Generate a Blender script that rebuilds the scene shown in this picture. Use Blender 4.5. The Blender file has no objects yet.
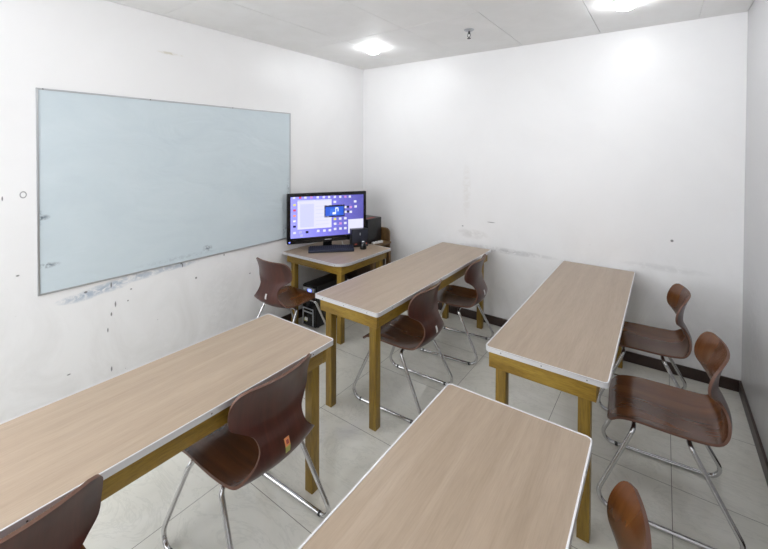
import bpy, bmesh, math, random
from mathutils import Vector, Matrix
random.seed(7)
S = bpy.context.scene
COL = S.collection
PI = math.pi

# ------------------------------------------------------------------ materials
def new_mat(name):
    m = bpy.data.materials.new(name); m.use_nodes = True
    nt = m.node_tree; nt.nodes.clear()
    out = nt.nodes.new('ShaderNodeOutputMaterial'); b = nt.nodes.new('ShaderNodeBsdfPrincipled')
    nt.links.new(b.outputs[0], out.inputs[0])
    return m, nt, b
def nd(nt, t, **kw):
    n = nt.nodes.new(t)
    for k, v in kw.items():
        if k in n.bl_rna.properties: setattr(n, k, v)
        else: n.inputs[k.replace('_', ' ')].default_value = v
    return n
def plain(name, col, rough=.5, metal=0, spec=.5, emit=None, es=1):
    m, nt, b = new_mat(name)
    b.inputs['Base Color'].default_value = (*col, 1)
    b.inputs['Roughness'].default_value = rough; b.inputs['Metallic'].default_value = metal
    b.inputs['Specular IOR Level'].default_value = spec
    if emit:
        b.inputs['Emission Color'].default_value = (*emit, 1); b.inputs['Emission Strength'].default_value = es
    return m
def coords(nt, scale, kind='Object', rot=(0, 0, 0)):
    tc = nd(nt, 'ShaderNodeTexCoord'); mp = nd(nt, 'ShaderNodeMapping')
    mp.inputs['Scale'].default_value = scale; mp.inputs['Rotation'].default_value = rot
    nt.links.new(tc.outputs[kind], mp.inputs[0]); return mp.outputs[0]
def ramp(nt, src, stops):
    r = nd(nt, 'ShaderNodeValToRGB'); e = r.color_ramp.elements
    while len(e) < len(stops): e.new(.5)
    for i, (p, c) in enumerate(stops): e[i].position = p; e[i].color = (*c, 1)
    nt.links.new(src, r.inputs[0]); return r.outputs[0]
def mix(nt, fac, a, b, mode='MIX'):
    m = nd(nt, 'ShaderNodeMix', data_type='RGBA', blend_type=mode)
    for sock, v in ((m.inputs[0], fac), (m.inputs[6], a), (m.inputs[7], b)):
        if hasattr(v, 'links') or hasattr(v, 'is_linked'): nt.links.new(v, sock)
        elif isinstance(v, (int, float)): sock.default_value = v
        else: sock.default_value = (*v, 1)
    return m.outputs[2]
def math_(nt, op, a, b=None, c=None, clamp=False):
    m = nd(nt, 'ShaderNodeMath', operation=op); m.use_clamp = clamp
    for i, v in enumerate((a, b, c)):
        if v is None: continue
        if isinstance(v, (int, float)): m.inputs[i].default_value = v
        else: nt.links.new(v, m.inputs[i])
    return m.outputs[0]
def bump(nt, b, h, strength=.1, dist=.002):
    n = nd(nt, 'ShaderNodeBump'); n.inputs['Strength'].default_value = strength; n.inputs['Distance'].default_value = dist
    nt.links.new(h, n.inputs['Height']); nt.links.new(n.outputs[0], b.inputs['Normal'])
def noise(nt, vec, scale=5, detail=3, rough=.5, dist=0):
    n = nd(nt, 'ShaderNodeTexNoise'); n.inputs['Scale'].default_value = scale; n.inputs['Detail'].default_value = detail
    n.inputs['Roughness'].default_value = rough; n.inputs['Distortion'].default_value = dist
    nt.links.new(vec, n.inputs['Vector']); return n.outputs['Fac']

def wood_mat(name, c1, c2, c3, scale, rough, fine=1.0, spec=.5, kind='Object', coat=0):
    m, nt, b = new_mat(name)
    v = coords(nt, scale, kind)
    n1 = noise(nt, v, 1.0, 4, .55, .4)
    c = ramp(nt, n1, [(.3, c1), (.52, c2), (.72, c3)])
    v2 = coords(nt, tuple(s * 5 for s in scale), kind)
    n2 = noise(nt, v2, 1.6, 3, .6)
    f = ramp(nt, n2, [(.35, (1 - .22 * fine,) * 3), (.6, (1, 1, 1))])
    c = mix(nt, 1.0, c, f, 'MULTIPLY')
    nt.links.new(c, b.inputs['Base Color'])
    b.inputs['Roughness'].default_value = rough; b.inputs['Specular IOR Level'].default_value = spec
    b.inputs['Coat Weight'].default_value = coat; b.inputs['Coat Roughness'].default_value = .12
    return m

M = {}
M['laminate'] = wood_mat('beige_wood_laminate', (.385, .293, .21), (.42, .323, .235), (.45, .35, .26), (26, 1.3, 6), .32, .4)
M['pine'] = wood_mat('yellow_varnished_wood', (.20, .115, .012), (.29, .175, .020), (.37, .235, .034), (14, 14, 1.6), .38, 1.2)
M['pineH'] = wood_mat('yellow_varnished_wood_board', (.21, .12, .012), (.31, .185, .022), (.39, .25, .036), (3, 3, 22), .38, 1.2)
M['shell_in'] = wood_mat('brown_lacquered_plywood', (.066, .020, .006), (.115, .037, .010), (.165, .060, .016), (11, 1.1, 1), .27, .45, .5, 'UV', .12)
M['shell_out'] = wood_mat('red_brown_lacquered_plywood', (.042, .011, .008), (.068, .018, .012), (.098, .029, .019), (16, 1.4, 1), .3, .6, .5, 'UV', .12)
M['ply_edge'] = plain('plywood_edge', (.135, .062, .04), .5)
M['old_wood'] = wood_mat('old_brown_wood', (.10, .055, .02), (.18, .10, .035), (.28, .17, .07), (10, 10, 2), .45, 1.2)
M['dark_wood'] = wood_mat('dark_brown_wood', (.035, .02, .012), (.06, .035, .02), (.08, .05, .03), (10, 10, 2), .5, 1)
M['chrome'] = plain('chrome_steel', (.62, .62, .63), .16, 1)
M['trim'] = plain('aluminium_trim', (.80, .80, .82), .38, .55)
M['alu'] = plain('aluminium_frame', (.55, .56, .58), .35, .8)
M['screw'] = plain('dark_screw', (.08, .08, .08), .5, .6)
M['rubber'] = plain('dark_rubber', (.03, .03, .03), .7)
M['blackpl'] = plain('black_plastic', (.012, .012, .013), .35)
M['glossblk'] = plain('glossy_black_plastic', (.008, .008, .009), .12)
M['navy'] = plain('navy_keyboard_plastic', (.016, .02, .04), .4)
M['key'] = plain('dark_keycap', (.018, .021, .036), .55)
M['base'] = plain('dark_brown_skirting', (.045, .026, .021), .4)
M['white'] = plain('white_plastic', (.75, .75, .75), .5)
M['silver'] = plain('silver_plastic', (.5, .52, .55), .35, .4)
M['red'] = plain('red_print', (.35, .07, .06), .5)
M['yel'] = plain('yellow_green_print', (.42, .42, .12), .5)
M['orange'] = plain('orange_print', (.75, .30, .12), .5)
M['bulb'] = plain('lit_lamp_glass', (.8, .8, .8), .5, emit=(.96, .98, 1.0), es=20)
M['lampbase'] = plain('white_lamp_base', (.8, .8, .8), .5)
M['led'] = plain('blue_led', (.02, .05, .3), .4, emit=(.15, .2, 1), es=1.0)
M['redled'] = plain('red_led', (.3, .02, .02), .4, emit=(1, .3, .2), es=.06)

# tiles
def floor_material():
    m, nt, b = new_mat('polished_floor_tiles')
    tc = nd(nt, 'ShaderNodeTexCoord'); sx = nd(nt, 'ShaderNodeSeparateXYZ'); nt.links.new(tc.outputs['Object'], sx.inputs[0])
    T = .625
    def line(o, off):
        p = math_(nt, 'ADD', o, -off + T * 40); p = math_(nt, 'DIVIDE', p, T); p = math_(nt, 'FRACT', p)
        p = math_(nt, 'SUBTRACT', p, .5); p = math_(nt, 'ABSOLUTE', p)
        return math_(nt, 'GREATER_THAN', p, .5 - .0016 / T)
    g = math_(nt, 'MAXIMUM', line(sx.outputs[0], 3.045), line(sx.outputs[1], -1.25))
    n = noise(nt, coords(nt, (1, 1, 1)), 2.2, 6, .62, 1.6)
    c = ramp(nt, n, [(.30, (.68, .67, .605)), (.5, (.74, .73, .665)), (.7, (.78, .77, .715))])
    v = noise(nt, coords(nt, (1, 2.2, 1), rot=(0, 0, .6)), 1.5, 5, .7, 2.5)
    vein = ramp(nt, v, [(.47, (1, 1, 1)), (.5, (.88, .885, .88)), (.53, (1, 1, 1))])
    c = mix(nt, .8, c, vein, 'MULTIPLY')
    c = mix(nt, g, c, (.20, .19, .165))
    nt.links.new(c, b.inputs['Base Color'])
    r = math_(nt, 'MULTIPLY_ADD', g, .5, .1); nt.links.new(r, b.inputs['Roughness'])
    return m
M['floor'] = floor_material()

def blot(nt, y, z, cy, cz, ry, rz, soft=.6):
    a = math_(nt, 'DIVIDE', math_(nt, 'SUBTRACT', y, cy), ry); c = math_(nt, 'DIVIDE', math_(nt, 'SUBTRACT', z, cz), rz)
    d = math_(nt, 'SQRT', math_(nt, 'ADD', math_(nt, 'MULTIPLY', a, a), math_(nt, 'MULTIPLY', c, c)))
    return math_(nt, 'DIVIDE', math_(nt, 'SUBTRACT', 1.0, d), soft, clamp=True)
def wall_material(name, axis, specks, smears):
    m, nt, b = new_mat(name)
    tc = nd(nt, 'ShaderNodeTexCoord'); sx = nd(nt, 'ShaderNodeSeparateXYZ'); nt.links.new(tc.outputs['Object'], sx.inputs[0])
    U = sx.outputs[axis]; Z = sx.outputs[2]
    n = noise(nt, coords(nt, (1, 1, 1)), 1.3, 5, .6, .5)
    c = ramp(nt, n, [(.3, (.88, .88, .885)), (.6, (.91, .91, .915))])
    # grubby band below about one metre: worn, greyer paint
    h = math_(nt, 'DIVIDE', math_(nt, 'SUBTRACT', 1.15, Z), .9, clamp=True)
    n2 = noise(nt, coords(nt, (1.2, 1.2, .8)), 2.5, 6, .7, 1)
    dirt = math_(nt, 'MULTIPLY', h, ramp(nt, n2, [(.42, (0, 0, 0)), (.75, (1, 1, 1))]))
    c = mix(nt, math_(nt, 'MULTIPLY', dirt, .35), c, (.60, .585, .56))
    n3 = noise(nt, coords(nt, (1, 1, 1)), 38, 2, .5)
    sp = ramp(nt, n3, [(.765, (0, 0, 0)), (.79, (1, 1, 1))])
    c = mix(nt, math_(nt, 'MULTIPLY', math_(nt, 'MULTIPLY', sp, h), .5), c, (.25, .25, .26))
    nf = noise(nt, coords(nt, (1, 1, 1.6)), 15, 5, .65, .8)
    tex = ramp(nt, nf, [(.38, (0, 0, 0)), (.55, (1, 1, 1))])
    for (u, z, ru, rz, col, k) in smears:
        f = blot(nt, U, Z, u, z, ru, rz, 1.0)
        f = math_(nt, 'MULTIPLY', math_(nt, 'MULTIPLY', math_(nt, 'POWER', f, .6), tex), k)
        c = mix(nt, f, c, col)
    acc = None
    for (u, z, ru, rz) in specks:
        f = blot(nt, U, Z, u, z, ru, rz, .5); acc = f if acc is None else math_(nt, 'MAXIMUM', acc, f)
    if axis == 1:
        rg = math_(nt, 'SUBTRACT', blot(nt, U, Z, -3.103, 1.442, .017, .022, .2), blot(nt, U, Z, -3.103, 1.442, .0125, .0165, .2), clamp=True)
        acc = math_(nt, 'MAXIMUM', acc, rg)
    if acc is not None: c = mix(nt, math_(nt, 'MULTIPLY', acc, .85), c, (.10, .10, .11))
    nt.links.new(c, b.inputs['Base Color'])
    b.inputs['Roughness'].default_value = .36; b.inputs['Specular IOR Level'].default_value = .5
    bump(nt, b, noise(nt, coords(nt, (1, 1, 1)), 6, 2), .12, .004)
    return m
specksL = [(-3.163, 1.435, .012, .016), (-3.192, 1.432, .01, .012), (-2.674, .80, .006, .022)]
# ------------------------------------------------------------------ geometry helpers
def new_bm(): return bmesh.new()
def box(bm, a, b, mi=0):
    (x0, y0, z0), (x1, y1, z1) = a, b
    vs = [bm.verts.new(p) for p in ((x0, y0, z0), (x1, y0, z0), (x1, y1, z0), (x0, y1, z0), (x0, y0, z1), (x1, y0, z1), (x1, y1, z1), (x0, y1, z1))]
    for f in ((3, 2, 1, 0), (4, 5, 6, 7), (0, 1, 5, 4), (1, 2, 6, 5), (2, 3, 7, 6), (3, 0, 4, 7)):
        bm.faces.new([vs[i] for i in f]).material_index = mi
def prism(bm, pts, z0, z1, mi=0, mi_side=None):
    lo = [bm.verts.new((p[0], p[1], z0)) for p in pts]; hi = [bm.verts.new((p[0], p[1], z1)) for p in pts]
    n = len(pts)
    bm.faces.new(lo[::-1]).material_index = mi; bm.faces.new(hi).material_index = mi
    for i in range(n):
        bm.faces.new((lo[i], lo[(i + 1) % n], hi[(i + 1) % n], hi[i])).material_index = mi if mi_side is None else mi_side
def ring(bm, outer, inner, z0, z1, mi=0):
    n = len(outer)
    V = [[bm.verts.new((p[0], p[1], z)) for p in L] for L, z in ((outer, z0), (outer, z1), (inner, z1), (inner, z0))]
    for k in range(4):
        A, B = V[k], V[(k + 1) % 4]
        for i in range(n):
            bm.faces.new((A[i], A[(i + 1) % n], B[(i + 1) % n], B[i])).material_index = mi
def rrect(x0, y0, x1, y1, r, seg=6):
    """ccw rounded rectangle; r = radius or 4 radii for corners (x0,y0),(x1,y0),(x1,y1),(x0,y1)"""
    rs = r if isinstance(r, (list, tuple)) else [r] * 4
    out = []
    for (cx, cy, sx, sy, a0), q in zip(((x0, y0, 1, 1, PI), (x1, y0, -1, 1, 1.5 * PI), (x1, y1, -1, -1, 0), (x0, y1, 1, -1, .5 * PI)), rs):
        for k in range(seg + 1):
            a = a0 + k / seg * PI / 2
            out.append((cx + sx * q + q * math.cos(a), cy + sy * q + q * math.sin(a)))
    return out
def lathe(bm, prof, c=(0, 0, 0), seg=24, mi=0):
    rows = []
    for r, z in prof:
        rows.append([bm.verts.new((c[0] + r * math.cos(2 * PI * k / seg), c[1] + r * math.sin(2 * PI * k / seg), c[2] + z)) for k in range(seg)])
    for a, b in zip(rows, rows[1:]):
        for k in range(seg): bm.faces.new((a[k], a[(k + 1) % seg], b[(k + 1) % seg], b[k])).material_index = mi
    if prof[0][0] > 1e-6: bm.faces.new(rows[0][::-1]).material_index = mi
    if prof[-1][0] > 1e-6: bm.faces.new(rows[-1]).material_index = mi
def fillet(pts, rads, closed, seg=7):
    out = []; n = len(pts); pts = [Vector(p) for p in pts]
    for i, p in enumerate(pts):
        if not closed and i in (0, n - 1): out.append(p); continue
        a = (pts[i - 1] - p); b = (pts[(i + 1) % n] - p)
        la, lb = a.length, b.length; a.normalize(); b.normalize()
        ang = a.angle(b); r = rads[i] if isinstance(rads, (list, tuple)) else rads
        d = min(r / math.tan(ang / 2), la * .49, lb * .49); r = d * math.tan(ang / 2)
        c = p + (a + b).normalized() * (r / math.sin(ang / 2))
        s = p + a * d - c; e = p + b * d - c
        for k in range(seg + 1):
            t = k / seg; th = PI - ang
            out.append(c + (s * math.sin((1 - t) * th) + e * math.sin(t * th)) / math.sin(th))
    return out
def tube(bm, pts, r, closed=False, seg=12, mi=0):
    n = len(pts); pts = [Vector(p) for p in pts]
    tans = []
    for i in range(n):
        a = pts[i - 1] if (closed or i > 0) else pts[i]; b = pts[(i + 1) % n] if (closed or i < n - 1) else pts[i]
        tans.append((b - a).normalized())
    up = Vector((0, 0, 1)) if abs(tans[0].z) < .9 else Vector((1, 0, 0))
    nrm = (up - tans[0] * up.dot(tans[0])).normalized()
    rows = []
    for i in range(n):
        nrm = (nrm - tans[i] * nrm.dot(tans[i])).normalized(); bi = tans[i].cross(nrm)
        rows.append([bm.verts.new(pts[i] + (nrm * math.cos(2 * PI * k / seg) + bi * math.sin(2 * PI * k / seg)) * r) for k in range(seg)])
    def join(a, b, off=0):
        for k in range(seg): bm.faces.new((a[k], a[(k + 1) % seg], b[(k + 1 + off) % seg], b[(k + off) % seg])).material_index = mi
    for a, b in zip(rows, rows[1:]): join(a, b)
    if closed:
        off = min(range(seg), key=lambda o: sum((rows[-1][k].co - rows[0][(k + o) % seg].co).length for k in range(seg)))
        join(rows[-1], rows[0], off)
    else:
        bm.faces.new(rows[0][::-1]).material_index = mi; bm.faces.new(rows[-1]).material_index = mi
def build(name, bm, mats, parent=None, bevel=0, smooth=False, loc=None, rotz=0, angle=35):
    bmesh.ops.recalc_face_normals(bm, faces=bm.faces[:])
    if bevel:
        es = [e for e in bm.edges if e.is_manifold and e.calc_face_angle(0) > math.radians(40)]
        bmesh.ops.bevel(bm, geom=es, offset=bevel, segments=2, affect='EDGES', profile=.6, clamp_overlap=True)
    me = bpy.data.meshes.new(name); bm.to_mesh(me); bm.free()
    for m in (mats if isinstance(mats, (list, tuple)) else [mats]): me.materials.append(M[m] if isinstance(m, str) else m)
    if smooth or bevel:
        for p in me.polygons: p.use_smooth = True
        me.set_sharp_from_angle(angle=math.radians(angle))
    o = bpy.data.objects.new(name, me); COL.objects.link(o)
    if parent: o.parent = parent
    if loc is not None: o.location = loc
    if rotz: o.rotation_euler[2] = rotz
    return o
def thing(name, label, cat, loc=(0, 0, 0), rotz=0, group=None):
    o = bpy.data.objects.new(name, None); COL.objects.link(o); o.empty_display_size = .1
    o.location = loc; o.rotation_euler[2] = rotz; o['label'] = label; o['category'] = cat
    if group: o['group'] = group
    return o
def tag(o, label, cat, group=None):
    o['label'] = label; o['category'] = cat
    if group: o['group'] = group
    return o
def struct(name, bm, mats, **k):
    o = build(name, bm, mats, **k); o['kind'] = 'structure'; return o
def copy_tree(o, parent=None):
    c = o.copy(); COL.objects.link(c); c.parent = parent
    for ch in list(o.children): copy_tree(ch, c)
    return c

# ------------------------------------------------------------------ the room
W, H, Y0 = 3.456, 2.685, -5.1
def blotpx(y, z): return (y, z)
BLUE = (.30, .40, .52)
M['wallL'] = wall_material('left_wall_paint', 1,
    [(-3.19, 1.428, .004, .016), (-2.669, .797, .006, .022), (-2.645, .66, .006, .024), (-2.669, .60, .006, .016),
     (-2.69, .50, .005, .018), (-2.67, .23, .006, .02), (-2.205, .835, .010, .014), (-2.196, .815, .006, .018), (-2.81, .79, .012, .008),
     (-2.09, .69, .010, .010), (-2.55, .735, .008, .006), (-1.85, .82, .006, .010), (-1.38, 1.02, .006, .006), (-3.13, .98, .010, .006),
     (-3.42, 1.30, .03, .006), (-3.45, .95, .02, .01), (-2.57, .66, .006, .006), (-2.9, .3, .012, .005), (-1.6, .6, .012, .005)],
    [(-2.84, .765, .13, .03, BLUE, .75), (-2.70, .785, .15, .035, BLUE, .8), (-2.52, .81, .2, .03, BLUE, .75), (-2.25, .82, .2, .025, BLUE, .6),
     (-1.85, .45, .2, .35, (.66, .66, .65), .25), (-2.28, 2.42, .10, .012, (.66, .62, .5), .9)])
M['wallB'] = wall_material('far_wall_paint', 0,
    [(3.05, 1.02, .012, .012), (1.32, .93, .012, .006), (1.62, 1.0, .05, .004)],
    [(1.75, .74, .5, .03, (.5, .5, .5), .7), (1.42, .86, .18, .05, (.62, .61, .60), .6), (3.0, .80, .3, .03, (.6, .6, .6), .4), (1.36, 1.3, .05, .3, (.70, .67, .62), .35)])
M['wallR'] = wall_material('right_wall_paint', 1, [], [(-.4, .6, .3, .4, (.66, .66, .66), .5)])
T = .12
bm = new_bm(); box(bm, (-T, Y0 - T, -.1), (W + T, T, 0)); struct('floor', bm, 'floor')
V0, V1, VZ0, VZ1 = -4.95, -3.75, .95, 2.25
bm = new_bm()
for p, q in (((Y0 - T, 0), (V0, H + .12)), ((V1, 0), (T, H + .12)), ((V0, 0), (V1, VZ0)), ((V0, VZ1), (V1, H + .12))):
    box(bm, (-T, p[0], p[1]), (0, q[0], q[1]))
struct('wall_left', bm, 'wallL')
bm = new_bm(); box(bm, (0, 0, 0), (W, T, H + .12)); struct('wall_back', bm, 'wallB')
bm = new_bm(); box(bm, (W, Y0 - T, 0), (W + T, T, H + .12)); struct('wall_right', bm, 'wallR')
WX0, WX1, WZ0, WZ1 = .35, 2.75, .95, 2.25
bm = new_bm()
for p, q in (((0, 0), (W, WZ0)), ((0, WZ1), (W, H + .12)), ((0, WZ0), (WX0, WZ1)), ((WX1, WZ0), (W, WZ1))):
    box(bm, (p[0], Y0 - T, p[1]), (q[0], Y0, q[1]))
struct('wall_front', bm, 'wallR')
m, nt, b = new_mat('added_window_glass')
tr_ = nd(nt, 'ShaderNodeBsdfTransparent'); gl_ = nd(nt, 'ShaderNodeBsdfGlossy'); gl_.inputs['Roughness'].default_value = .02
mx_ = nd(nt, 'ShaderNodeMixShader'); mx_.inputs[0].default_value = .06
nt.links.new(tr_.outputs[0], mx_.inputs[1]); nt.links.new(gl_.outputs[0], mx_.inputs[2])
nt.links.new(mx_.outputs[0], [n_ for n_ in nt.nodes if n_.type == 'OUTPUT_MATERIAL'][0].inputs[0]); nt.nodes.remove(b)
M['glass'] = m
def make_added_window(name, c, w_, h_, rz):
    """added fill-light window, out of view, facing local +y into the room"""
    win = bpy.data.objects.new(name, None); COL.objects.link(win); win.location = c; win.rotation_euler[2] = rz; win['kind'] = 'structure'
    hx, hz, f_ = w_ / 2, h_ / 2, .045
    bm = new_bm()
    for p, q in (((-hx, -hz), (hx, -hz + f_)), ((-hx, hz - f_), (hx, hz)), ((-hx, -hz + f_), (-hx + f_, hz - f_)), ((hx - f_, -hz + f_), (hx, hz - f_)), ((-.02, -hz + f_), (.02, hz - f_))):
        box(bm, (p[0], -.025, p[1]), (q[0], .025, q[1]))
    build('added_window_frame', bm, 'alu', win)
    for a_x, b_x in ((-hx + f_, -.02), (.02, hx - f_)):
        bm = new_bm(); box(bm, (a_x, -.003, -hz + f_), (b_x, .003, hz - f_)); build('pane', bm, 'glass', win)
    pl = bpy.data.lights.new('added_window_portal', 'AREA'); pl.shape = 'RECTANGLE'; pl.size = w_; pl.size_y = h_; pl.cycles.is_portal = True
    po = bpy.data.objects.new('added_window_portal', pl); COL.objects.link(po)
    po.matrix_world = Matrix.Translation(c) @ Matrix.Rotation(rz, 4, 'Z') @ Matrix.Translation((0, -T / 2 + .001, 0)) @ Matrix.Rotation(PI / 2, 4, 'X')
make_added_window('added_window_1', ((WX0 + WX1) / 2, Y0 - T / 2, (WZ0 + WZ1) / 2), WX1 - WX0, WZ1 - WZ0, 0)  # unseen window behind the camera, added for even daylight fill
make_added_window('added_window_2', (-T / 2, (V0 + V1) / 2, (VZ0 + VZ1) / 2), V1 - V0, VZ1 - VZ0, -PI / 2)  # second unseen window, added to brighten the right wall and floor
# ceiling: flush panels with narrow joints under a dark deck
m, nt, b = new_mat('ceiling_panel_paint')
n = noise(nt, coords(nt, (1, 1, 1)), 3.5, 6, .65, .5); c = ramp(nt, n, [(.3, (.83, .83, .82)), (.65, (.88, .88, .875))])
nt.links.new(c, b.inputs['Base Color']); b.inputs['Roughness'].default_value = .6
bump(nt, b, noise(nt, coords(nt, (1, 1, 1)), 120, 3), .2, .002)
M['ceil'] = m
M['deck'] = plain('dark_ceiling_joint', (.22, .22, .215), .9)
bm = new_bm()
xs = [.004] + [.643 + .6365 * k for k in range(5)] ; xs = [x for x in xs if x < W - .05] + [W - .0015]
ys = [-.003, -1.07, -2.34, -3.61, -4.88, Y0]
rnd = random.Random(3)
for i in range(len(xs) - 1):
    for j in range(len(ys) - 1):
        g = .0012 + (.0012 if j < 2 and rnd.random() < .4 else 0); gy = .0016
        dz = rnd.uniform(-.0008, .0008)
        box(bm, (xs[i] + (g if i else 0), ys[j + 1] + gy, H + dz), (xs[i + 1] - g, ys[j] - (gy if j else 0), H + .012), 0)
box(bm, (-.0, Y0, H + .0125), (W, 0, H + .05), 1)
struct('ceiling', bm, ['ceil', 'deck'])
# skirting
BH = .082
bm = new_bm(); box(bm, (0, -.014, 0), (W, 0, BH)); struct('baseboard_back', bm, 'base', bevel=.002)
bm = new_bm(); box(bm, (W - .014, Y0, 0), (W, -.0145, BH)); struct('baseboard_right', bm, 'base', bevel=.002)
bm = new_bm(); box(bm, (0, Y0, 0), (.014, -.0145, BH)); struct('baseboard_left', bm, 'base', bevel=.002)
bm = new_bm(); box(bm, (.0145, Y0, 0), (W - .0145, Y0 + .014, BH)); struct('baseboard_front', bm, 'base', bevel=.002)

# ------------------------------------------------------------------ lamps
LAMPS = [(.72, -.74, 'round white ceiling lamp glowing in the far left corner of the ceiling'),
         (2.78, -.72, 'round white ceiling lamp glowing above the far right table'),
         (1.66, -2.20, 'round white ceiling lamp over the middle of the room'),
         (.80, -4.2, 'round white ceiling lamp behind the viewer on the left'),
         (2.55, -4.4, 'round white ceiling lamp behind the viewer on the right')]
lamp0 = thing('ceiling_lamp', LAMPS[0][2], 'ceiling lamp', (0, 0, 0), 0, 'ceiling lamps')
bm = new_bm(); lathe(bm, [(.078, -.0005), (.082, -.004), (.082, -.010), (.072, -.012)], seg=40); build('lamp_base', bm, 'lampbase', lamp0, smooth=True)
bm = new_bm(); lathe(bm, [(.070, -.0121), (.070, -.024), (.064, -.036), (.052, -.046), (.035, -.053), (.018, -.056), (.0005, -.057)], seg=40); build('diffuser', bm, 'bulb', lamp0, smooth=True)
for i, (x, y, lb) in enumerate(LAMPS):
    o = lamp0 if i == 0 else copy_tree(lamp0)
    o.location = (x, y, H); o['label'] = lb
# sprinkler
sp = thing('fire_sprinkler', 'small metal fire sprinkler head hanging from the ceiling near the far wall', 'sprinkler', (1.70, -.74, H))
bm = new_bm(); lathe(bm, [(.040, 0.0), (.040, -.004), (.028, -.012), (.012, -.014)], seg=24); build('escutcheon', bm, 'silver', sp, smooth=True)
bm = new_bm(); lathe(bm, [(.009, -.012), (.009, -.034), (.005, -.036)], seg=14); tube(bm, [(-.009, 0, -.03), (-.012, 0, -.05), (0, 0, -.068)], .0028, seg=8); tube(bm, [(.009, 0, -.03), (.012, 0, -.05), (0, 0, -.068)], .0028, seg=8)
build('sprinkler_head', bm, 'screw', sp, smooth=True)
bm = new_bm(); lathe(bm, [(.004, -.066), (.015, -.07), (.015, -.073), (.003, -.074)], seg=18); build('deflector', bm, 'screw', sp, smooth=True)

# ------------------------------------------------------------------ whiteboard
m, nt, b = new_mat('pale_blue_whiteboard_film')
tc = nd(nt, 'ShaderNodeTexCoord'); sx = nd(nt, 'ShaderNodeSeparateXYZ'); nt.links.new(tc.outputs['Object'], sx.inputs[0])
n = noise(nt, coords(nt, (1, 1, 2.0)), 2.0, 5, .6, .8)
c = ramp(nt, n, [(.3, (.61, .70, .75)), (.5, (.635, .725, .77)), (.72, (.66, .745, .79))])
for (u, z, ru, rz, k) in ((-1.2, .92, .06, .09, .6), (-1.17, 1.25, .03, .3, .5), (-2.0, .91, .05, .03, .9), (-3.02, 1.30, .04, .02, 1), (-3.03, 1.30, .012, .05, 1), (-3.0, 1.01, .07, .02, .9), (-2.2, .88, .4, .02, .25)):
    f = blot(nt, sx.outputs[1], sx.outputs[2], u - (-2.1), z - 1.45, ru, rz, .8)
    nf = ramp(nt, noise(nt, coords(nt, (1, 1, 1)), 40, 3, .7), [(.42, (0, 0, 0)), (.6, (1, 1, 1))])
    c = mix(nt, math_(nt, 'MULTIPLY', math_(nt, 'MULTIPLY', f, nf), k), c, (.17, .21, .25))
nt.links.new(c, b.inputs['Base Color']); b.inputs['Roughness'].default_value = .3
bump(nt, b, noise(nt, coords(nt, (1, 1, 2.2), rot=(.3, 0, 0)), 2.6, 3, .5, 1.2), .18, .03)
M['board'] = m
by0, by1, bz0, bz1 = -3.045, -1.146, .838, 2.066
wb = thing('whiteboard', 'large pale blue whiteboard with thin aluminium frame on the left wall', 'whiteboard', (0, -2.1, 1.45))
a0, a1, c0, c1 = by0 + 2.1, by1 + 2.1, bz0 - 1.45, bz1 - 1.45
bm = new_bm(); box(bm, (.0005, a0 + .004, c0 + .004), (.010, a1 - .004, c1 - .004)); build('writing_surface', bm, 'board', wb)
bm = new_bm(); fw = .010
box(bm, (.0004, a0, c0), (.014, a1, c0 + fw)); box(bm, (.0004, a0, c1 - fw), (.014, a1, c1))
box(bm, (.0004, a0, c0 + fw), (.014, a0 + fw, c1 - fw)); box(bm, (.0004, a1 - fw, c0 + fw), (.014, a1, c1 - fw))
build('frame', bm, 'alu', wb, bevel=.0015)
for y, z in ((a0 + .62, c1 - .005), (a0 + 1.27, c1 - .005), (a0 + .03, c1 - .005)):
    bm = new_bm(); box(bm, (.0135, y - .003, z - .003), (.0155, y + .003, z + .003)); build('screw', bm, 'screw', wb)

# ------------------------------------------------------------------ tables
TH, TT = .75, .022
def make_table(name, w, L, radii, label, group, h=TH, leg_inset=.055, ap_in=.03, leg=.05, ap_h=.085, group_=None):
    """local: x 0..w, y 0..-L"""
    t = thing(name, label, 'table', group=group)
    if name == 'computer_desk': t['category'] = 'desk'
    bm = new_bm(); e = .0025
    prism(bm, rrect(e, -L + e, w - e, -e, [max(r - e, .004) for r in radii]), h - TT, h - .0006)
    build('tabletop', bm, 'laminate', t)
    bm = new_bm()
    ou = rrect(0, -L, w, 0, radii); lip = .0055
    ring(bm, ou, rrect(e, -L + e, w - e, -e, [max(r - e, .004) for r in radii]), h - TT - .001, h - .001)
    ring(bm, ou, rrect(lip, -L + lip, w - lip, -lip, [max(r - lip, .003) for r in radii]), h - .0022, h + .0010)
    tr = build('edge_trim', bm, 'trim', t, smooth=True)
    for k in range(4):
        y = -L + .15 + k * (L - .3) / 3
        bm = new_bm(); box(bm, (w - .0008, y - .0022, h - .0145), (w + .0008, y + .0022, h - .0100)); build('screw', bm, 'screw', tr)
    for k in range(3):
        x = .08 + k * (w - .16) / 2
        bm = new_bm(); box(bm, (x - .0022, -L - .0008, h - .0145), (x + .0022, -L + .0008, h - .0100)); build('screw', bm, 'screw', tr)
    z1 = h - TT - .0015; z0 = z1 - ap_h; a = ap_in; th = .024
    for p, q in (((a, -L + a, z0), (w - a, -L + a + th, z1)), ((a, -a - th, z0), (w - a, -a, z1)),
                 ((a, -L + a + th + .0005, z0 + .002), (a + th, -a - th - .0005, z1)), ((w - a - th, -L + a + th + .0005, z0 + .002), (w - a, -a - th - .0005, z1))):
        bm = new_bm(); box(bm, p, q); build('apron', bm, 'pineH', t, bevel=.0015)
    li = leg_inset
    for sx_ in (0, 1):
        for sy in (0, 1):
            x0 = li if sx_ == 0 else w - li - leg; y0 = -li - leg if sy == 0 else -L + li
            bm = new_bm(); box(bm, (x0, y0, 0), (x0 + leg, y0 + leg, z1 - .001)); build('leg', bm, 'pine', t, bevel=.002)
    return t
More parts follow.
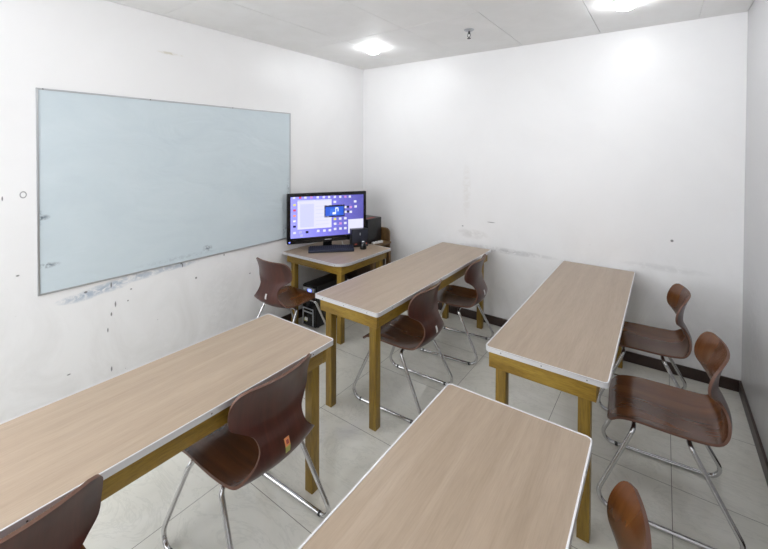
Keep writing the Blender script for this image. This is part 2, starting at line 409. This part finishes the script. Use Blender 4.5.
G1 = 'long classroom tables with beige laminate tops'
TABS = [('long beige laminate table on the left, nearest the whiteboard wall', 1.126, -2.260, .0027),
        ('long beige laminate table in the middle, beside the computer desk, two chairs tucked under it', 1.1244, -.066, -.0028),
        ('long beige laminate table on the right with two brown chairs pulled out from it', 2.290, -.046, .0005),
        ('beige laminate table in the front centre, nearest the camera, cut off by the bottom edge', 2.284, -2.248, .0102)]
tab0 = make_table('long_table', .530, 1.825, [.022] * 4, TABS[0][0], G1)
for i, (lb, x, y, a) in enumerate(TABS):
    o = tab0 if i == 0 else copy_tree(tab0)
    o.location = (x, y, 0); o.rotation_euler[2] = a; o['label'] = lb
    if i == 2:
        for ch in o.children:
            if ch.name.startswith(('leg', 'apron')): ch.location = (-.017, -.006, 0)

DX, DY, DH = .004, -.505, .720
desk = make_table('computer_desk', .776, .742, [.02, .13, .015, .01], 'small beige laminate computer desk in the far left corner under the monitor', None, h=DH, leg_inset=.062, ap_in=.035, ap_h=.075)
desk.location = (DX, DY, 0)
# (the desk top's front right corner is broadly rounded)

# ------------------------------------------------------------------ chairs
def catmull(P, n):
    out = []
    Q = [tuple(2 * a - b for a, b in zip(P[0], P[1]))] + list(P) + [tuple(2 * a - b for a, b in zip(P[-1], P[-2]))]
    for i in range(1, len(Q) - 2):
        for k in range(n):
            t = k / n
            out.append(tuple(.5 * (2 * b + (c - a) * t + (2 * a - 5 * b + 4 * c - d) * t * t + (-a + 3 * b - 3 * c + d) * t ** 3) for a, b, c, d in zip(Q[i - 1], Q[i], Q[i + 1], Q[i + 2])))
    out.append(tuple(P[-1])); return out
#        f      z     halfw  dz-curve  df-curve
PROF = [(.232, .388, .196, .000, .000), (.217, .406, .199, .002, .000), (.185, .424, .203, .006, .000), (.12, .432, .208, .009, .000),
        (.03, .427, .213, .013, .000), (-.07, .419, .213, .018, .000), (-.15, .419, .209, .020, .006), (-.207, .434, .200, .014, .018),
        (-.240, .468, .180, .006, .030), (-.244, .506, .140, .000, .034), (-.230, .546, .116, .000, .030), (-.208, .588, .122, .000, .032),
        (-.199, .618, .160, .000, .040), (-.199, .645, .196, .000, .050), (-.204, .690, .204, .000, .054), (-.216, .742, .203, .000, .050), (-.236, .797, .192, .000, .044)]
def make_shell(bm):
    P = catmull(PROF, 6); n = len(P); NT = 24; TK = .0055
    L = [0]
    for a, b in zip(P, P[1:]): L.append(L[-1] + math.hypot(a[0] - b[0], a[1] - b[1]))
    tot = L[-1]
    def width(i):
        w = P[i][2]; d0 = L[i]; d1 = tot - L[i]
        for d, r in ((d0, .045), (d1, .040)):
            if d < r: w -= r * .9 - .9 * math.sqrt(max(r * r - (r - d) ** 2, 0))
        return w
    G = []
    for i in range(n):
        f, z, w, cz, cf = P[i]; w = width(i); row = []
        for k in range(NT + 1):
            t = -1 + 2 * k / NT; u = t * w / .2
            row.append(Vector((f + cf * u * u, w * t, z + cz * u * u)))
        G.append(row)
    uvl = bm.loops.layers.uv.new('UVMap')
    N = []
    for i in range(n):
        r = []
        for k in range(NT + 1):
            a = G[min(i + 1, n - 1)][k] - G[max(i - 1, 0)][k]; c = G[i][min(k + 1, NT)] - G[i][max(k - 1, 0)]
            if i in (0, n - 1) or c.length < 1e-6:
                a = G[min(i + 1, n - 1)][NT // 2] - G[max(i - 1, 0)][NT // 2]; c = Vector((0, 1, 0))
            r.append(c.cross(a).normalized() * (1))
        N.append(r)
    s = 1 if N[24][NT // 2].z > 0 else -1
    # a smooth skin on each side joined by a rim
    Vt = [[bm.verts.new(G[i][k] + N[i][k] * TK * s) for k in range(NT + 1)] for i in range(n)]
    Vb = [[bm.verts.new(G[i][k] - N[i][k] * TK * s) for k in range(NT + 1)] for i in range(n)]
    def face(vs, mi, uvs):
        f = bm.faces.new(vs); f.material_index = mi
        for lp, uv in zip(f.loops, uvs): lp[uvl].uv = uv
    for i in range(n - 1):
        for k in range(NT):
            q = [(i, k), (i, k + 1), (i + 1, k + 1), (i + 1, k)]
            uv = [(G[a][b].y, L[a]) for a, b in q]
            face([Vt[a][b] for a, b in q], 0, uv); face([Vb[a][b] for a, b in q][::-1], 1, uv[::-1])
    per = [(0, k) for k in range(NT)] + [(i, NT) for i in range(n - 1)] + [(n - 1, k) for k in range(NT, 0, -1)] + [(i, 0) for i in range(n - 1, 0, -1)]
    for j in range(len(per)):
        a, b = per[j], per[(j + 1) % len(per)]
        face([Vt[a[0]][a[1]], Vb[a[0]][a[1]], Vb[b[0]][b[1]], Vt[b[0]][b[1]]], 2, [(0, 0)] * 4)
def frame_points():
    zt, zf = .3975, .0115
    return [(.125, -.195, zt), (.295, -.240, zf), (-.295, -.240, zf), (-.085, -.195, zt), (-.085, .195, zt), (-.295, .240, zf), (.295, .240, zf), (.125, .195, zt)]
def make_chair(label, group):
    t = thing('plywood_chair', label, 'chair', group=group)
    bm = new_bm(); make_shell(bm); build('plywood_shell', bm, ['shell_in', 'shell_out', 'ply_edge'], t, smooth=True, angle=50)
    pts = fillet(frame_points(), [.035, .055, .055, .035, .035, .055, .055, .035], True, 8)
    bm = new_bm(); tube(bm, pts, .0105, True, 14); build('tube_frame', bm, 'chrome', t, smooth=True, angle=60)
    for f in (.2, -.2):
        for s in (-1, 1):
            bm = new_bm(); tube(bm, [(f - .007, s * .240, .0113), (f + .007, s * .240, .0113)], .0112, seg=12); build('glide', bm, 'rubber', t, smooth=True)
    return t
G2 = 'brown plywood chairs on chrome frames'
def face_to(deg): return math.radians(deg)
CH = [ # x, y, facing degrees, label
    (1.520, -2.665, 182, 'red-brown plywood chair at the left table, orange and green sticker on its back'),
    (1.520, -3.475, 182, 'plywood chair cut off at the bottom left, its back against the left table'),
    (1.528, -1.415, 182, 'plywood chair tucked under the near end of the middle table'),
    (1.535, -.595, 185, 'plywood chair tucked under the far end of the middle table, close to the far wall'),
    (3.005, -1.325, 184, 'brown plywood chair pulled out from the right table, whole seat and base visible'),
    (2.900, -.535, 186, 'brown plywood chair at the far end of the right table, nearest the far right corner'),
    (2.741, -2.618, 183, 'plywood chair in the bottom right, only its backrest showing beside the front table'),
    (.372, -1.470, 91, 'plywood chair by the left wall, facing the computer desk and tower')]
ch0 = make_chair(CH[0][3], G2)
chairs = []
for i, (x, y, a, lb) in enumerate(CH):
    o = ch0 if i == 0 else copy_tree(ch0)
    o.location = (x, y, 0); o.rotation_euler[2] = math.radians(a); o['label'] = lb; chairs.append(o)
# stickers on the outside of some backrests: parts of those chairs
def back_f(z):
    for a, b in zip(PROF[7:], PROF[8:]):
        if a[1] <= z <= b[1]: return a[0] + (b[0] - a[0]) * (z - a[1]) / (b[1] - a[1])
def sticker(ch, y, z, w, h, bands, label):
    """bands: (material, from, to, inset) fractions of the height; a thin label following the curved shell"""
    bm = new_bm(); mats = []
    for q, (mt, t0, t1, ins, lift) in enumerate(bands):
        mats.append(mt); rows = []
        for k in range(5):
            zz = z - h / 2 + h * (t0 + (t1 - t0) * k / 4); f = back_f(zz) - .0088 - lift
            rows.append([bm.verts.new((f + dx, y + sg * (w / 2 - ins), zz)) for dx, sg in ((0, -1), (0, 1), (.004, 1), (.004, -1))])
        for a, b in zip(rows, rows[1:]):
            for k in range(4): bm.faces.new((a[k], a[(k + 1) % 4], b[(k + 1) % 4], b[k])).material_index = q
        bm.faces.new(rows[0]).material_index = q; bm.faces.new(rows[-1][::-1]).material_index = q
    o = build('sticker', bm, mats, ch); o['label'] = label
sticker(chairs[0], .0, .510, .024, .055, [('yel', 0, .46, 0, 0), ('orange', .48, 1, 0, 0), ('red', .60, .86, .006, .0006)], 'orange and yellow-green sticker')
for i in (2, 3, 7):
    sticker(chairs[i], -.005, .512, .018, .042, [('white', 0, 1, 0, 0)], 'small white sticker')

# ------------------------------------------------------------------ monitor
ang = math.radians(58)          # direction of the screen's width
MW, MH = .808, .494
mx, my = .036 + math.cos(ang) * MW / 2, -1.212 + math.sin(ang) * MW / 2
mon = thing('monitor', 'large black widescreen monitor with a purple desktop on the corner desk', 'monitor', (mx, my, DH + .0012), ang)
# local: x along the width, -y toward the viewer, z up
zb = .064
def rr_xz(x0, z0, x1, z1, r): return rrect(x0, z0, x1, z1, r, 4)
def prism_y(bm, pts, y0, y1, mi=0):
    a = [bm.verts.new((p[0], y0, p[1])) for p in pts]; b_ = [bm.verts.new((p[0], y1, p[1])) for p in pts]; n = len(pts)
    bm.faces.new(a).material_index = mi; bm.faces.new(b_[::-1]).material_index = mi
    for i in range(n): bm.faces.new((a[i], a[(i + 1) % n], b_[(i + 1) % n], b_[i])).material_index = mi
bm = new_bm(); prism_y(bm, rr_xz(-MW / 2, zb, MW / 2, zb + MH, .008), -.012, .022); prism_y(bm, rr_xz(-MW / 2 + .05, zb + .05, MW / 2 - .05, zb + MH - .05, .03), .022, .055)
build('housing', bm, 'blackpl', mon, bevel=.003)
sx0, sx1, sz0, sz1 = -MW / 2 + .032, MW / 2 - .030, zb + .058, zb + MH - .032
bm = new_bm()
for p, q in (((-MW / 2 + .003, zb + .003), (MW / 2 - .003, sz0)), ((-MW / 2 + .003, sz1), (MW / 2 - .003, zb + MH - .003)), ((-MW / 2 + .003, sz0), (sx0, sz1)), ((sx1, sz0), (MW / 2 - .003, sz1))):
    box(bm, (p[0], -.020, p[1]), (q[0], -.0115, q[1]))
build('bezel', bm, 'glossblk', mon)
# the lit picture
def emis(name, col, s=1.0): return plain(name, (0.01, .01, .01), .3, emit=col, es=s * .29)
m, nt, b = new_mat('screen_wallpaper')
v = coords(nt, (1, 1, 1)); sp_ = nd(nt, 'ShaderNodeSeparateXYZ'); nt.links.new(v, sp_.inputs[0])
t_ = math_(nt, 'MULTIPLY_ADD', sp_.outputs[0], 1.1, .5)
c = ramp(nt, math_(nt, 'ADD', t_, math_(nt, 'MULTIPLY', noise(nt, v, 4, 3), .25)), [(.25, (.30, .30, .88)), (.6, (.19, .18, .68)), (1.0, (.09, .085, .36))])
nt.links.new(c, b.inputs['Emission Color']); b.inputs['Emission Strength'].default_value = .37
b.inputs['Base Color'].default_value = (.01, .01, .01, 1); b.inputs['Roughness'].default_value = .25
M['wallpaper'] = m
EM = {'w': emis('screen_white', (.80, .80, .97), 1.0), 'pale': emis('screen_pale', (.66, .68, .97), 1.), 'dark': emis('screen_dark', (.01, .01, .05), 1.),
      'blue': emis('screen_blue', (.03, .12, .72), 1.), 'ltb': emis('screen_light_blue', (.06, .19, .85), 1.), 'red': emis('screen_red', (.7, .08, .15), 1.), 'yel': emis('screen_yellow', (.8, .75, .25), 1.),
      'or': emis('screen_orange', (.9, .35, .25), 1.), 'pink': emis('screen_pink', (.65, .3, .75), 1.), 'note': emis('screen_note', (.85, .9, 1.), 1.2), 'grey': emis('screen_grey', (.5, .5, .85), 1.0)}
ek = list(EM); screen_mats = ['wallpaper'] + [EM[k] for k in ek]
def uvp(x, y):
    u = (x - 65) / 440; vv = ((355 - 25 * u) - y) / 247
    return sx0 + u * (sx1 - sx0), sz0 + vv * (sz1 - sz0)
bm = new_bm(); prism_y(bm, [(sx0, sz0), (sx1, sz0), (sx1, sz1), (sx0, sz1)], -.0140, -.0125, 0)
def srect(x0, y0, x1, y1, k, lay=1):
    a = uvp(x0, y1); b_ = uvp(x1, y0 - 0); c_ = uvp(x0, y0)
    za, zt = a[1], c_[1]; X0, X1 = a[0], b_[0]
    prism_y(bm, [(X0, za), (X1, za), (X1, zt), (X0, zt)], -.0140 - .0004 * lay, -.0139, 1 + ek.index(k))
srect(105, 135, 305, 302, 'w'); srect(105, 127, 305, 135, 'pale', 1)
srect(120, 150, 200, 290, 'pale', 2); 
for q in range(6): srect(210, 160 + q * 22, 290, 163 + q * 22, 'pale', 2)
srect(408, 243, 504, 330, 'w', 1)
srect(262, 156, 385, 230, 'dark', 2); srect(268, 166, 379, 222, 'blue', 3); srect(296, 176, 352, 214, 'ltb', 4)
srect(328, 168, 332, 206, 'note', 5); srect(332, 168, 346, 175, 'note', 5); srect(342, 175, 347, 192, 'note', 5); srect(311, 198, 330, 211, 'note', 5)
for x, k in ((85, 'w'), (120, 'red'), (150, 'w'), (185, 'pink'), (222, 'w'), (258, 'w'), (290, 'w'), (325, 'w'), (358, 'w'), (390, 'pink'), (418, 'w')):
    srect(x - 7, 106 - (x - 65) * .035, x + 7, 119 - (x - 65) * .035, k)
for y, k in ((155, 'yel'), (187, 'red'), (220, 'or'), (252, 'w'), (284, 'dark'), (322, 'w')): srect(80, y - 6, 96, y + 6, k)
for x, y, k in ((325, 134, 'w'), (326, 240, 'yel'), (358, 238, 'w'), (390, 236, 'w'), (327, 270, 'w'), (360, 268, 'pink'), (390, 266, 'w'), (327, 302, 'w'), (360, 300, 'w'), (390, 298, 'w'),
                (405, 164, 'dark'), (406, 194, 'dark'), (424, 166, 'pink'), (424, 196, 'w'), (392, 166, 'w'), (392, 196, 'w'), (452, 130, 'w'), (455, 162, 'w'), (122, 318, 'grey'), (160, 318, 'dark'), (225, 312, 'w'), (262, 311, 'w'), (295, 309, 'w'), (128, 338, 'grey')):
    srect(x - 8, y - 7, x + 8, y + 7, k)
build('screen', bm, screen_mats, mon)['label'] = 'lit purple computer desktop with icons and windows'
bm = new_bm(); box(bm, (-.035, -.0206, zb + .022), (.035, -.0195, zb + .029)); build('logo', bm, 'silver', mon)
bm = new_bm(); box(bm, (-MW / 2 + .015, -.0206, zb + .016), (-MW / 2 + .028, -.0195, zb + .026)); build('power_light', bm, 'led', mon)
bm = new_bm(); lathe(bm, [(.125, 0), (.125, .006), (.11, .012), (.045, .018)], seg=40)
for v_ in bm.verts: v_.co.y = v_.co.y * .5 + .018
build('stand_base', bm, 'glossblk', mon, smooth=True)
bm = new_bm(); box(bm, (-.045, .005, .010), (.045, .028, zb + .06)); build('stand_neck', bm, 'glossblk', mon, bevel=.004)

# ------------------------------------------------------------------ keyboard, speaker, mouse
def P3(x, y): return Vector((x, y, 0))
ka = math.radians(46)
kb = thing('keyboard', 'dark navy computer keyboard in front of the monitor', 'keyboard', (.363, -.937, DH + .0012), ka)
KL, KD = .44, .138
bm = new_bm(); prism(bm, rrect(-KL / 2, -KD / 2, KL / 2, KD / 2, .012, 4), 0, .022)
for v_ in bm.verts:
    if v_.co.z > .01: v_.co.z += (v_.co.y + KD / 2) * .07
build('keyboard_body', bm, 'navy', kb, bevel=.003)
bm = new_bm()
for r in range(6):
    y = -KD / 2 + .014 + r * .022
    x = -KL / 2 + .014; q = 0
    while x < KL / 2 - .025:
        w_ = .10 if (r == 0 and 5 == q) else .0165
        zt = .0215 + (y + KD / 2) * .07
        box(bm, (x, y, zt - .004), (min(x + w_, KL / 2 - .01), y + .0175, zt + .006)); x += w_ + .0035; q += 1
kk = build('keycaps', bm, 'key', kb); kk['kind'] = 'stuff'

sk = thing('desktop_speaker', 'black boxy desktop speaker with small red lights at the front right of the monitor', 'speaker', (.467, -.641, DH + .0012), ang)
bm = new_bm(); box(bm, (-.088, -.037, .0), (.088, .036, .182)); build('cabinet', bm, 'blackpl', sk, bevel=.006)
bm = new_bm(); box(bm, (-.082, -.041, .05), (.082, -.0372, .174)); build('grille', bm, 'key', sk, bevel=.001)
for a_x, b_x in ((.035, .075), (-.055, -.03)):
    bm = new_bm(); box(bm, (a_x, -.0405, .028), (b_x, -.0372, .036)); build('indicator_light', bm, 'redled', sk)
bm = new_bm(); box(bm, (-.005, -.0425, .12), (.005, -.0412, .145)); build('badge', bm, 'silver', sk)
ms = thing('volume_control', 'small glossy black rounded pod at the foot of the desktop speaker', 'speaker control', (.572, -.700, DH + .0012), ang)
bm = new_bm(); lathe(bm, [(.030, 0), (.034, .008), (.032, .035), (.026, .060), (.014, .070), (.001, .072)], seg=24); build('pod', bm, 'glossblk', ms, smooth=True)
bm = new_bm(); lathe(bm, [(.015, .0705), (.013, .078), (.001, .079)], seg=18); build('knob', bm, 'silver', ms, smooth=True)
bm = new_bm()
tube(bm, fillet([(.20, -.60, DH + .008), (.30, -.70, DH + .0062), (.37, -.69, DH + .0062), (.40, -.60, DH + .0062), (.36, -.56, DH + .0062)], .03, False), .0045, seg=8)
tag(build('cable', bm, 'white', smooth=True), 'pale cable lying on the desk beside the desktop speaker', 'cable')

# stand behind the desk with a black subwoofer box on it
st = thing('wooden_stand', 'old brown wooden stand with a rounded upright back, behind the corner desk', 'stand', (.30, -.33, 0))
bm = new_bm(); box(bm, (-.25, -.160, .677), (.262, .135, .699)); build('top_board', bm, 'old_wood', st, bevel=.002)
bm = new_bm()
pts = rrect(-.16, .60, .228, .838, [.003, .003, .055, .055], 6)
prism_y(bm, pts, .1365, .165); build('back_board', bm, 'old_wood', st, bevel=.003)
for x in (-.24, .188):
    for y in (-.15, .1365):
        bm = new_bm(); box(bm, (x, y, 0), (x + .04, y + .04, .6765 if y < 0 else .5995)); build('leg', bm, 'old_wood', st, bevel=.002)
bm = new_bm(); box(bm, (-.195, -.145, .28), (.18, .13, .56)); build('lower_box', bm, 'dark_wood', st, bevel=.002)
sb = thing('subwoofer', 'black box speaker with a red mark on top, behind the right edge of the monitor', 'speaker', (.335, -.345, .6995), 0)
bm = new_bm(); box(bm, (-.115, -.125, .006), (.115, .115, .265)); build('cabinet', bm, 'blackpl', sb, bevel=.005)
bm = new_bm(); box(bm, (.045, -.09, .2648), (.085, .05, .2662)); build('red_label', bm, 'red', sb)
for x in (-.09, .09):
    for y in (-.09, .09):
        bm = new_bm(); lathe(bm, [(.012, 0), (.012, .0065)], (x, y, 0), 12); build('foot', bm, 'rubber', sb)
ad = thing('power_strip', 'small white power strip on the wooden stand beside the black box', 'power strip', (.492, -.36, .6995), 1.35)
bm = new_bm(); box(bm, (-.07, -.016, .0), (.07, .016, .022)); build('strip_body', bm, 'white', ad, bevel=.003)
for k in (-.04, 0, .04):
    bm = new_bm(); box(bm, (k - .009, -.007, .0218), (k + .009, .007, .0232)); build('socket', bm, 'key', ad)

# ------------------------------------------------------------------ computer tower under the desk
tw = thing('computer_tower', 'black computer tower with silver front trim on the floor under the corner desk', 'computer', (.245, -.885, 0), 0)
hw, fd, hh = .092, .215, .405
bm = new_bm(); box(bm, (-hw, -fd, .012), (hw, fd, hh)); build('case', bm, 'blackpl', tw, bevel=.004)
bm = new_bm(); box(bm, (-hw + .003, -fd - .018, .014), (hw - .003, -fd + .0, hh - .004)); build('front_panel', bm, 'glossblk', tw, bevel=.006)
F = -fd - .018
bm = new_bm(); box(bm, (-hw + .008, F - .003, hh - .06), (hw - .02, F + .001, hh - .022)); build('drive_trim', bm, 'silver', tw, bevel=.001)
bm = new_bm(); box(bm, (-.012, F - .0045, hh - .058), (.032, F - .0028, hh - .034)); build('power_light', bm, 'led', tw)
bm = new_bm()
x0, x1, z0, z1, q = -hw + .006, hw - .03, .025, .185, .010
box(bm, (x0, F - .004, z0), (x0 + q, F + .001, z1)); box(bm, (x1 - q, F - .004, z0), (x1, F + .001, z1)); box(bm, (x0 + q, F - .004, z1 - q), (x1 - q, F + .001, z1)); box(bm, (x0 + q, F - .004, z1 - .045), (x1 - q, F + .001, z1 - .033))
build('grille_frame', bm, 'silver', tw)
bm = new_bm(); box(bm, (x0 + .018, F - .0025, .05), (x0 + .06, F + .001, .075), 0); box(bm, (x0 + .03, F - .003, .06), (x0 + .07, F - .0024, .09), 1); build('case_sticker', bm, ['yel', 'white'], tw)
bm = new_bm(); box(bm, (-hw + .01, F - .002, .225), (-hw + .022, F + .001, .235)); build('status_light', bm, 'led', tw)
for x in (-.07, .07):
    for y in (-.18, .18):
        bm = new_bm(); lathe(bm, [(.012, 0), (.012, .0125)], (x, y, 0), 12); build('foot', bm, 'rubber', tw)

# ------------------------------------------------------------------ camera, light, view
yaw, pit, rol = .6254, -.0152, -.0039
r = Vector((math.cos(yaw), math.sin(yaw), 0)); f = Vector((-math.sin(yaw), math.cos(yaw), 0)); u = Vector((0, 0, 1))
up = u * math.cos(pit) - f * math.sin(pit); fw_ = f * math.cos(pit) + u * math.sin(pit)
ri = r * math.cos(rol) - up * math.sin(rol); up2 = r * math.sin(rol) + up * math.cos(rol)
cam = bpy.data.objects.new('camera', bpy.data.cameras.new('camera')); COL.objects.link(cam)
cam.matrix_world = Matrix(((ri.x, up2.x, -fw_.x, 2.995), (ri.y, up2.y, -fw_.y, -3.6866), (ri.z, up2.z, -fw_.z, 1.71), (0, 0, 0, 1)))
cam.data.sensor_width = 36; cam.data.lens = 386.77 / 768 * 36
cam.data.shift_x = (384 - 385.17) / 768; cam.data.shift_y = (155.63 - 274.5) / 768
cam.data.clip_start = .02
S.camera = cam
w = bpy.data.worlds.new('world'); S.world = w; w.use_nodes = True
w.node_tree.nodes['Background'].inputs[0].default_value = (.95, .965, 1, 1); w.node_tree.nodes['Background'].inputs[1].default_value = 1.95
S.view_settings.view_transform = 'Standard'; S.view_settings.look = 'None'; S.view_settings.gamma = 1; S.view_settings.use_curve_mapping = False
S.view_settings.exposure = 1.84
S.cycles.max_bounces = 10; S.cycles.diffuse_bounces = 7; S.cycles.glossy_bounces = 5
S.cycles.use_denoising = True; S.cycles.sample_clamp_indirect = 6
S.cycles.caustics_reflective = True
